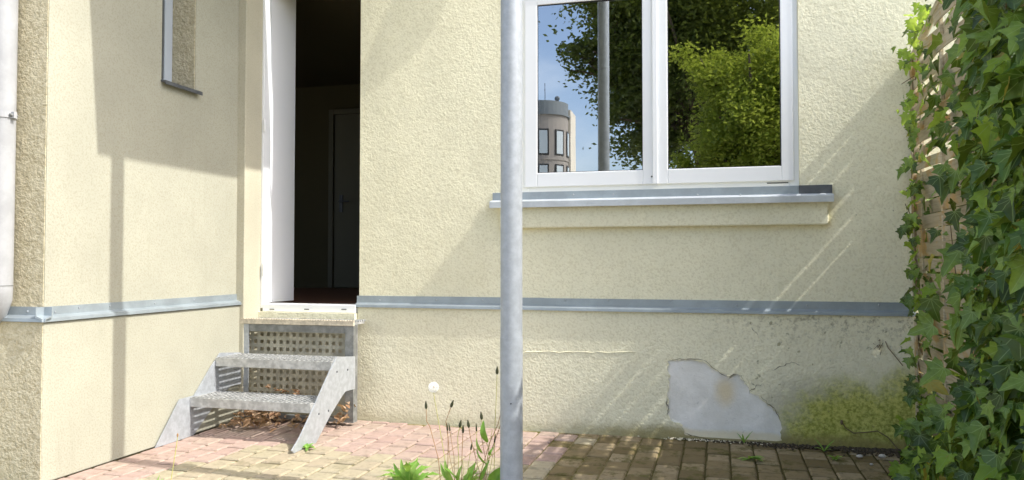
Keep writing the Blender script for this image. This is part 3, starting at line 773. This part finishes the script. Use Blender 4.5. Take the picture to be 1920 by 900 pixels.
# ================================================================== IVY
random.seed(21)
IV = empty('ivy', 'dense green ivy climbing over the woven fence at the right edge', 'ivy', (FX-.1, 3.4, 0))
cand = []
def dens(y, z):
    # share of fence covered: sparse near the house, thick towards the camera and near the ground
    a_ = min(1, max(0, (3.62-y)/.40)); b_ = min(1, max(0, (.42-z)/.25))*(y < 4.45); c_ = .5 if z > 1.95 else 0
    return max(a_, b_*.9, .045)
blotch = [(random.uniform(2.2, 4.7), random.uniform(0, 2.5), random.uniform(.08, .22)) for _ in range(46)]
def bulge(y, z):
    b_ = .05+.12*min(1, max(0, (3.7-y)/.8))
    if z < .5: b_ += .10*(1-z/.5)
    for by, bz_, br in blotch[:20]:
        d_ = math.hypot(y-by, z-bz_)
        if d_ < br*1.6: b_ += .07*(1-d_/(br*1.6))
    return b_
N = 0
while N < 2800:
    y = random.uniform(2.25, 4.70); z = random.uniform(.0, 2.55)
    if z > ftop(y)+.12: continue
    p_ = dens(y, z)
    if any(math.hypot(y-by, z-bz_) < br for by, bz_, br in blotch[20:]): p_ = min(1, p_*1.5+.18) if y > 3.75 else p_*.55
    if random.random() > p_: continue
    dep = random.random()**.7
    x_ = FX-.02-bulge(y, z)*dep+random.uniform(-.012, .012)
    n_ = Vector((-1, random.uniform(-.9, .35), random.uniform(-.2, 1.3)))+Vector((random.gauss(0, .5), random.gauss(0, .5), random.gauss(0, .45)))
    tip = Vector((random.gauss(-.25, .3), random.gauss(0, .5), -1))
    sz = random.choice((.03, .04, .05, .06, .07, .085, .10)) * (1.0 if y < 4.2 else .75)
    r = random.random(); k = 'g' if r < .88 else ('y' if r < .955 else 'o')
    if y > 4.25 and r > .6 and r < .88: k = 'y'
    cand.append((Vector((x_, y, z)), n_, tip, sz, k, dep)); N += 1
# clusters peeping past the edge of the fence onto the wall side
for (px, py, n_, sp, kk) in ((1705, 190, 12, 10, 'y'), (1708, 215, 8, 9, 'y'), (1700, 100, 14, 14, 'y'), (1722, 45, 14, 18, 'y'), (1738, 18, 16, 16, 'y'), (1700, 232, 6, 8, 'g'), (1712, 250, 8, 8, 'g'), (1705, 310, 10, 9, 'g'), (1717, 350, 6, 6, 'g'),
                           (1712, 408, 8, 9, 'g'), (1700, 425, 5, 9, 'g'), (1716, 445, 4, 5, 'g'), (1712, 505, 7, 8, 'g'), (1703, 560, 7, 10, 'g'), (1708, 665, 8, 9, 'g'), (1706, 720, 8, 9, 'g'), (1712, 745, 8, 9, 'g'),
                           (1704, 800, 10, 12, 'g'), (1718, 850, 16, 16, 'g'), (1695, 885, 12, 12, 'y'), (1735, 870, 16, 20, 'g'), (1770, 850, 16, 24, 'g')):
    for _ in range(n_):
        Y_ = random.uniform(4.30, 4.66) if py < 780 else random.uniform(3.9, 4.4)
        p = onY(px+random.gauss(0, sp*.6), py+random.gauss(0, sp*.7), Y_)
        if p.z < 0.01: p.z = .02
        sz = random.uniform(.035, .055) if py < 780 else random.uniform(.05, .085)
        cand.append((p, Vector((-.6, -1, .3))+Vector((random.gauss(0, .5),)*3), Vector((random.gauss(0, .5), 0, -1)), sz, kk if random.random() < .85 else 'g', 1))
# a few large leaves that stand out in front
for (px, py, s_, kk, nn, tt) in ((1762,330,.12,'g',(-.7,-.6,.5),(.3,0,-1)), (1800,470,.14,'g',(-.5,-.9,.4),(-.6,0,-1)), (1750,610,.13,'g',(-.4,-1,.3),(-.9,0,-.3)), (1860,580,.15,'g',(-.5,-.9,.5),(-.3,0,-1)), (1770,690,.16,'g',(-.6,-.9,.6),(-1,0,-.7)),
                           (1842,605,.12,'g',(-.5,-1,.3),(.4,0,-1)), (1805,90,.13,'g',(-1,-.7,.6),(-.9,0,-.6)), (1895,70,.14,'y',(-.8,-.8,1),(-1,0,-.4)), (1850,350,.15,'g',(-.5,-.9,.1),(-.5,0,-1)), (1890,180,.13,'g',(-.7,-.9,.6),(-.7,0,-1)), (1905,240,.12,'o',(-.7,-.9,.3),(.1,0,-1)),
                           (1822,860,.13,'g',(-.6,-.9,.7),(-.3,0,-1)), (1880,820,.13,'g',(-.5,-1,.5),(.3,0,-1)), (1850,740,.12,'y',(-.5,-1,.4),(-.4,0,-1)), (1745,560,.12,'g',(-.6,-.9,.2),(.3,0,-1)), (1910,500,.14,'g',(-.6,-.9,.5),(-.4,0,-1)), (1870,440,.13,'g',(-.6,-.9,.2),(-.4,0,-1)), (1900,680,.14,'g',(-.6,-.9,.5),(-.4,0,-1)),
                           (1742,715,.10,'o',(-.4,-1,.4),(1,0,-.8)), (1903,480,.10,'o',(-.4,-1,.4),(0,0,-1)), (1815,700,.10,'y',(-.4,-1,.8),(.7,0,-.2)), (1750,790,.12,'g',(-.6,-.9,.4),(-.3,0,-1)), (1680,880,.09,'y',(-.6,-1,1),(-1,0,-.2))):
    d_ = ray(px, py); X_ = FX-bulge(3.8, 1)-.05 if px > 1790 else FX-.12
    t = X_/d_.x
    cand.append((Vector((0, 0, HC))+d_*t, Vector(nn)+Vector((random.gauss(0, .12),)*3), Vector(tt), s_*.82, kk, 1))
scr = []
for c in cand:
    p = proj(c[0])
    on = p and -5 < p[0] < 1935 and -10 < p[1] < 912
    scr.append((c[3]/p[2]*(.4+.6*c[5]) if on else 0, c))
scr.sort(key=lambda t: -t[0])
rest_items = []
mi = {'g': 0, 'y': 1, 'o': 2}
for n_, (s_, c) in enumerate(scr):
    M = leaf_mat(c[0], c[1], c[2], c[3]*random.uniform(.9, 1.15))
    me = random.choice(LV[c[4]])
    if n_ < 290:
        o = bpy.data.objects.new('leaf', me); COL.objects.link(o); o.parent = IV; o.matrix_local = Matrix.Translation(-IV.location) @ M
    else: rest_items.append((me, M, mi[c[4]]))
# leaves added on the neighbour's side of the fence to darken its gaps
for _ in range(3000):
    y = random.uniform(2.2, 4.72); z = random.uniform(.02, ftop(y)+.05)
    if y > 4.1 and z > 1.55: continue
    rest_items.append((random.choice(LV['g']), leaf_mat((FX+.04+random.random()*.14, y, z), (random.gauss(-.4, .5), random.gauss(0, .6), random.gauss(.4, .4)), (random.gauss(0, .4), random.gauss(0, .4), -1), random.uniform(.07, .11)), 0))
tag(join_leaves(rest_items, 'small_leaves', IV, [M_ivy, M_ivy2, M_ivy3]), kind='stuff')
for _ in range(14):
    y = random.uniform(2.4, 3.6); z = random.uniform(0, .4); pth = []
    for k in range(9):
        pth.append((FX-.03-random.random()*.03, y, z)); y += random.gauss(.02, .07); z += random.uniform(.06, .22)
        if z > 2.3 or y > 4.68: break
    if len(pth) > 2: part(MB().tube(pth, [.0045-.0003*k for k in range(len(pth))], 5), 'stem', M_stem, IV, smooth=True)
# thin runners reaching over the wall
def runner(pts, Y_, r=.0022, name='runner'):
    part(MB().tube([onY(px, py, Y_) for px, py in pts], r, 5), name, M_stem, IV, smooth=True)
runner([(1690,158),(1705,148),(1722,138)], 4.62); runner([(1722,100),(1720,125),(1716,150)], 4.6, .003); runner([(1697,382),(1705,398),(1712,418)], 4.6)
runner([(1692,850),(1680,838),(1665,820),(1645,808),(1620,811),(1600,812),(1585,802),(1578,790)], 4.735, .003)
m = MB(); m.ball(onY(1578, 792, 4.73), .012, 6, 4, (.7, .5, 1.3)); part(m, 'dry_bud', M_stem, IV)
runner([(1693,686),(1680,670),(1665,652),(1660,640)], 4.735)
m = MB()
for _ in range(14):
    p = onY(1648+random.gauss(0, 4), 650+random.gauss(0, 5), 4.733); m.tube([p, p+Vector((random.gauss(0, .01), -.004, random.gauss(0, .014)))], .0018, 4)
part(m, 'dry_tuft', M_stem, IV)

# ================================================================== WEEDS
def blade(mb, base, ang, length, width, lift, n_=6, tooth=0.0, rr=random):
    """one rosette leaf: arching strip with a toothed edge"""
    dr = Vector((math.cos(ang), math.sin(ang), 0)); sd_ = Vector((-dr.y, dr.x, 0)); vs = []
    for k in range(n_+1):
        t = k/n_; c = Vector(base)+dr*length*t*math.cos(lift*(1-t*.6))+Vector((0, 0, length*(math.sin(lift)*t-.45*t*t*(lift < 1.1))))
        c.z = max(c.z, .004)
        wd = width*math.sin(math.pi*min(1, .12+t*.80))*(1+(tooth if k % 2 else -tooth))
        if k == n_: wd = .001
        vs += [c-sd_*wd+Vector((0, 0, wd*.35)), c, c+sd_*wd+Vector((0, 0, wd*.35))]
    fs = [(k*3+j, k*3+j+1, k*3+j+4, k*3+j+3) for k in range(n_) for j in range(2)]
    mb.add(vs, fs)
def weed(name, label, px, py, nleaf, ln, wd, seed, lift=(.5, 1.2), tooth=.3, mat=None, cat='weed', z=0):
    random.seed(seed); p = onZ(px, py, z); W = empty(name, label, cat, p)
    for k in range(nleaf):
        m = MB(); blade(m, (p.x, p.y, .002), random.uniform(0, 6.28), ln*random.uniform(.7, 1.2), wd*random.uniform(.7, 1.2), random.uniform(*lift), 7, tooth)
        part(m, 'leaf', mat or M_weed, W, smooth=True, recalc=False)
    return W
def stalk(W, pts, head=None, mat=None, r=.0018, hs=.0072):
    P_ = [Vector(p) for p in pts]
    # smooth the polyline
    out = []
    for k in range(len(P_)-1):
        for t in (0, .5): out.append(P_[k].lerp(P_[k+1], t))
    out.append(P_[-1])
    part(MB().tube(out, r, 6), 'stalk', mat or M_stalk, W, smooth=True)
    d_ = (P_[-1]-P_[-2]).normalized()
    if head == 'bud':
        m = MB(); m.tube([P_[-1]-d_*.004, P_[-1]+d_*.004, P_[-1]+d_*.014, P_[-1]+d_*.024, P_[-1]+d_*.032], [.004, hs, hs*.95, hs*.55, hs*.3], 8); part(m, 'flower_head', M_bud, W, smooth=True)
# dandelion left of the post
WY_ = 3.42
def at(px, py): return onY(px, py, WY_)
D = weed('dandelion', 'dandelion with a white seed clock and tall thin stalks left of the grey post', 868, 920, 7, .13, .018, 31, (.7, 1.3))
stalk(D, [at(826, 905), at(822, 860), at(806, 800), at(800, 790), at(799, 765)][0:5], 'bud', M_stalkr)
stalk(D, [at(836, 905), at(834, 860), at(824, 800), at(815, 750), at(813, 735)], None, M_stalk)
c = at(813, 726); m = MB()
random.seed(3)
m.ball(c, .006, 8, 5)
fl = part(m, 'seed_head', M_stalkr, D)
m = MB()
for k in range(170):
    zc_ = 1-2*(k+.5)/170; a_ = k*2.39996; rr_ = math.sqrt(1-zc_*zc_); d_ = Vector((rr_*math.cos(a_), rr_*math.sin(a_), zc_))
    e_ = c+d_*.021; m.tube([c+d_*.006, e_], .00025, 3, cap=False)
    o1 = d_.orthogonal().normalized(); o2 = d_.cross(o1)
    for j in range(5):
        b_ = j*1.257+k; m.tube([e_, e_+d_*.004+(o1*math.cos(b_)+o2*math.sin(b_))*.0055], .00035, 3, cap=False)
part(m, 'seed_fluff', M_fluff, fl)
stalk(D, [at(838, 905), at(840, 860), at(840, 820), at(836, 790), at(846, 762)], 'bud', M_stalkr)
stalk(D, [at(858, 905), at(860, 860), at(858, 820), at(862, 800)], 'bud', M_stalk)
stalk(D, [at(884, 905), at(893, 862), at(882, 820), at(879, 800)], 'bud', M_stalkr)
stalk(D, [at(866, 905), at(866, 860), at(868, 810)], 'bud', M_stalkr, hs=.006)
stalk(D, [at(912, 905), at(916, 840), at(906, 815), at(903, 785)], 'bud', M_stalk)
stalk(D, [at(896, 905), at(918, 830), at(934, 795), at(940, 770)], 'bud', M_stalkr)
stalk(D, [at(926, 905), at(928, 800), at(931, 735), at(932, 700)], 'bud', M_stalk)
stalk(D, [at(905, 905), at(922, 842), at(934, 810), at(942, 785)], 'bud', M_stalkr)
random.seed(77)
for k in range(9):
    x0_ = random.uniform(835, 930); x1_ = x0_+random.uniform(-25, 25); y1_ = random.uniform(800, 868)
    stalk(D, [at(x0_, 908), at((x0_+x1_)/2+random.uniform(-6, 6), (908+y1_)/2), at(x1_, y1_)], random.choice((None, None, 'bud')), random.choice((M_stalk, M_stalkr)), r=.0013, hs=.004)
# upright leaf by the post
def bigleaf(W, base, tip, wd, mat=M_weed, bend=0):
    base = Vector(base); tip = Vector(tip); ax = tip-base; sd_ = ax.cross(Vector((0, 1, 0))).normalized(); vs = []; N_ = 10
    for k in range(N_+1):
        t = k/N_; cc = base+ax*t+Vector((0, -.02*math.sin(math.pi*t), 0))+sd_*bend*math.sin(math.pi*t); w_ = wd*math.sin(math.pi*(t**.8))**.8+.0008 if 0 < t < 1 else .0008
        vs += [cc-sd_*w_+Vector((0, -w_*.3, 0)), cc, cc+sd_*w_+Vector((0, -w_*.3, 0))]
    m_ = MB().add(vs, [(k*3+j, k*3+j+1, k*3+j+4, k*3+j+3) for k in range(N_) for j in range(2)])
    part(m_, 'leaf', mat, W, smooth=True, recalc=False)
bigleaf(D, at(915, 830), at(907, 788), .014, bend=.006)
for a_, b_, w_ in (((905, 850), (893, 822), .006), ((918, 855), (925, 838), .006), ((912, 870), (893, 842), .004), ((900, 905), (918, 862), .008), ((878, 905), (892, 868), .007), ((850, 905), (834, 862), .012), ((858, 905), (866, 872), .008), ((846, 905), (826, 868), .009), ((915, 905), (948, 872), .020), ((930, 908), (952, 880), .015)):
    bigleaf(D, at(*a_), at(*b_), w_)
D2 = weed('dandelion', 'low bright green dandelion rosette without flowers at the bottom left of the grey post', 768, 908, 13, .15, .020, 44, (.6, 1.25), .45, cat='weed')
for k, (a_, b_) in enumerate((((765,905),(738,868)), ((768,905),(752,860)), ((770,905),(768,866)), ((772,905),(792,872)), ((765,908),(732,885)), ((774,908),(804,885)), ((771,905),(782,864)))):
    bigleaf(D2, onY(a_[0], a_[1], 3.40), onY(b_[0], b_[1], 3.40), .013)
G = empty('grass_stalk', 'single dry grass stalk rising before the side wall', 'grass stalk', onZ(322, 915))
gp = onZ(322, 925).y
stalk(G, [onY(318, 915, gp), onY(324, 880, gp), onY(331, 835, gp), onY(333, 818, gp)], None, M_stalk)
m = MB(); m.ball(onY(333, 816, gp), .006, 6, 4, (.8, .8, 1.6)); part(m, 'flower_head', M_stalkr, G)
for b_ in ((300, 890), (306, 897)): bigleaf(G, onY(304, 912, gp), onY(b_[0], b_[1], gp), .004)
weed('small_weed', 'small bright weed growing at the foot of the right stair stringer', 576, 842, 12, .055, .010, 51, (.3, 1.0), .2)
weed('small_weed', 'small green weed in the paving before the bare plaster patch', 1405, 862, 9, .085, .010, 52, (.3, 1.0), .2)
W4 = weed('small_weed', 'tiny yellow-green weed at the foot of the green mossy plinth', 1566, 862, 8, .045, .010, 53, (.5, 1.2), .1)
weed('small_weed', 'little upright sprig in the joint right under the mossy plinth', 1545, 848, 5, .06, .006, 54, (.9, 1.3), .1)
weed('small_weed', 'thin sprig growing against the plinth below the bare patch', 1395, 832, 4, .06, .005, 55, (1.0, 1.4), .1)
# stones by the ivy root
random.seed(9)
for (px, py, r, lab) in ((1655, 858, .016, 'larger pale stone lying nearest the ivy roots at the plinth'), (1612, 858, .014, 'pale pebble with grit around it at the mossy plinth'), (1600, 846, .009, 'small pale pebble left of the others at the plinth foot'), (1634, 872, .008, 'tiny pale pebble lying farthest out on the brown paving')):
    p = onZ(px, py); m = MB(); m.ball((p.x, p.y, r*.5), r, 9, 6, (1.3, .8, .7))
    m.v = [(x_+random.gauss(0, r*.1), y_+random.gauss(0, r*.1), z_) for x_, y_, z_ in m.v]
    tag(m.build('pebble', M_peb, smooth=True), lab, 'pebble', 'pebbles by the ivy')
# dry leaves under the steps
m = MB(); random.seed(12)
def dryleaf(mb, p, s_):
    a_ = random.uniform(0, 6.28); n_ = Vector((random.gauss(0, .6), random.gauss(-.3, .6), 1)).normalized(); x_ = n_.orthogonal().normalized(); y_ = n_.cross(x_); x2 = x_*math.cos(a_)+y_*math.sin(a_); y2 = n_.cross(x2)
    pts = [(0, -1, 0), (.45, -.5, .25), (.5, .2, .35), (0, 1, -.1), (-.5, .2, .3), (-.45, -.5, .2), (0, 0, -.1)]
    mb.add([Vector(p)+(x2*u+y2*v+n_*w_)*s_ for u, v, w_ in pts], [(6, k, (k+1) % 6) for k in range(6)])
for _ in range(140):
    u = random.random()
    x_ = random.triangular(SXL+.02, SXR-.2, SXL+.1); y_ = random.triangular(4.18, 4.56, 4.5)
    hgt = .10*max(0, 1-abs(x_-(SXL+.22))/.4)*max(0, (y_-4.02)/.5)
    dryleaf(m, (x_, y_, .015+random.random()*(hgt+.015)), random.uniform(.018, .034))
for _ in range(34):
    dryleaf(m, (random.uniform(SXL+.15, SXR-.3), LYF+random.uniform(-.03, .04), random.uniform(.06, .24)), random.uniform(.018, .03))
for _ in range(26): dryleaf(m, (SXR-random.uniform(.0, .1), random.uniform(4.45, 4.58), random.uniform(.03, .16)), random.uniform(.018, .03))
tag(m.build('leaf_litter', M_litter, recalc=False), 'drift of dry brown leaves lying under the metal steps', 'dry leaves', kind='stuff')

# ================================================================== BEHIND THE CAMERA: what the window mirrors
def mir(px, py, dist):
    """point behind the yard that the facade window shows at that spot, dist metres behind the window"""
    d_ = ray(px, py); Yt = WY+dist; t = Yt/d_.y; return Vector((d_.x*t, WY-dist, HC+d_.z*t))
def tree(name, label, base, crowns, mat, nleaf, ls, seed, group):
    rr = random.Random(seed); T = empty(name, label, 'tree', base, group)
    base = Vector(base); top = Vector(crowns[0][0])
    m = MB(); m.tube([base+Vector((0, 0, -.1)), base.lerp(top, .3)+Vector((.08, 0, 0)), base.lerp(top, .6)-Vector((.08, 0, 0)), base.lerp(top, .95)], [.28, .22, .15, .07], 10)
    part(m, 'trunk', M_bark, T, smooth=True)
    m = MB()
    tips = []
    for c, r in crowns:
        c = Vector(c); st = base.lerp(top, .45+.2*rr.random())
        for _ in range(5):
            e = c+Vector((rr.gauss(0, .4), rr.gauss(0, .4), rr.gauss(0, .3)))*r; md = st.lerp(e, .5)+Vector((rr.gauss(0, .15), rr.gauss(0, .15), .15))
            m.tube([st, md, e], [.07, .045, .015], 6)
    part(m, 'branches', M_bark, T, smooth=True)
    vs = []; fs = []
    tot = sum(r**2 for c, r in crowns)
    for c, r in crowns:
        c = Vector(c); ncl = max(8, int(26*r*r)); per = max(6, int(nleaf*r**2/tot/ncl))
        for _ in range(ncl):
            d_ = Vector((rr.gauss(0, 1), rr.gauss(0, 1), rr.gauss(0, .8))).normalized(); cc = c+d_*r*(rr.random()**.35); cr = r*rr.uniform(.07, .20)+.06
            for _ in range(per):
                p = cc+Vector((rr.gauss(0, cr), rr.gauss(0, cr), rr.gauss(0, cr*.7)))
                u = Vector((rr.gauss(0, 1), rr.gauss(0, 1), rr.gauss(0, .6))).normalized(); v = (u.orthogonal()*rr.uniform(.6, 1)).normalized(); q = u.cross(v)
                s_ = ls*rr.uniform(.6, 1.3); n_ = len(vs)
                vs += [tuple(p-u*s_), tuple(p+v*s_*.5+q*s_*.12), tuple(p+u*s_), tuple(p-v*s_*.5+q*s_*.12)]; fs.append((n_, n_+1, n_+2, n_+3))
    me = bpy.data.meshes.new('crown'); me.from_pydata(vs, [], fs); me.materials.append(mat)
    o = bpy.data.objects.new('crown', me); COL.objects.link(o); child(o, T); tag(o, kind='stuff')
    return T
DA = 13.0
cr = [(mir(1300, -30, DA), 2.3), (mir(1248, 50, DA), 1.25), (mir(1243, 150, DA), .95), (mir(1150, 112, DA), .62), (mir(1200, 90, DA), .7), (mir(1300, 120, DA+.5), 1.9), (mir(1420, 60, DA+.5), 2.2), (mir(1290, 230, DA+1), 1.4), (mir(1200, 205, DA), .42), (mir(1240, 250, DA), .5), (mir(1104, 98, DA), .28), (mir(1160, 20, DA), .5)]
tb = mir(1330, 200, DA); tb.z = 0
TG = 'trees mirrored in the window'
tree('tree', 'dark leafy tree mirrored in the left and middle of the window', tb, cr, M_treeA, 80000, .06, 1, TG)
DB = 10.0
cr = [(mir(1420, 190, DB), 1.0), (mir(1460, 130, DB), .8), (mir(1370, 250, DB), .75), (mir(1440, 260, DB), .95), (mir(1400, 310, DB), .8), (mir(1350, 180, DB+.5), .6), (mir(1310, 130, DB+.5), .45), (mir(1330, 300, DB), .6), (mir(1500, 220, DB), 1.2), (mir(1480, 320, DB), 1.0)]
tb = mir(1430, 300, DB); tb.z = 0
tree('tree', 'bright yellow-green tree mirrored in the right-hand window pane', tb, cr, M_treeB, 70000, .042, 2, TG)
# rounded town building
DC = 62.0
BC = mir(1040, 300, DC); rad = 2.4
pr = mir(1095, 300, DC)
cxb = pr.x-rad; cyb = BC.y-rad
BT = empty('town_building', 'grey town house with a rounded bay mirrored in the left window pane', 'building', (cxb, cyb, 0))
ztp = mir(1035, 215, DC).z
m = MB(); m.tube([(cxb, cyb, 0), (cxb, cyb, ztp)], rad, 36); part(m, 'rounded_bay', M_town, BT, smooth=False)
part(MB().box(cxb-9, cxb+rad+.12, cyb-4, cyb-.9, 0, ztp+.9), 'wall', M_town2, BT)
m = MB(); m.tube([(cxb, cyb, ztp), (cxb, cyb, ztp+.15), (cxb, cyb, ztp+.151), (cxb, cyb, ztp+1.25)], [rad+.15, rad+.15, rad+.02, rad+.02], 36); part(m, 'parapet', M_roofm, BT)
flz = 3.1; k = 0
z_ = mir(1040, 290, DC).z
for fl_ in range(-3, 1):
    for a_ in (-100, -62, -24, 14):
        ar = math.radians(a_+90+10); zc0 = z_+fl_*flz
        dn = Vector((math.cos(ar), math.sin(ar), 0)); sdn = Vector((-dn.y, dn.x, 0)); cc = Vector((cxb, cyb, zc0))+dn*(rad+.0)
        w_ = .5; hh = 2.3
        m = MB(); m.prism([cc-sdn*w_-dn*.05, cc+sdn*w_-dn*.05, cc+sdn*w_+dn*.03, cc-sdn*w_+dn*.03], (0, 0, hh)); fr = part(m, 'window', M_gask, BT)
        w_ = .36; m = MB(); b_ = cc+Vector((0, 0, .14)); m.prism([b_-sdn*w_-dn*.04, b_+sdn*w_-dn*.04, b_+sdn*w_+dn*.06, b_-sdn*w_+dn*.06], (0, 0, hh-.28)); part(m, 'pane', M_twin, fr)
    m = MB(); m.tube([(cxb, cyb, z_+fl_*flz-.42), (cxb, cyb, z_+fl_*flz-.27)], rad+.07, 36); part(m, 'string_course', M_town, BT)
m = MB(); m.tube([(cxb+.3, cyb, ztp+1.2), (cxb+.3, cyb, ztp+3.3)], .03, 5); part(m, 'aerial', M_gask, BT)
m = MB(); m.ball((cxb+1.6, cyb+1, ztp+1.6), .25, 8, 5, (1, .4, 1)).tube([(cxb+1.6, cyb+.8, ztp+1), (cxb+1.6, cyb+.8, ztp+1.6)], .05, 5); part(m, 'satellite_dish', M_roofm, BT)
print('objects', len(bpy.data.objects))
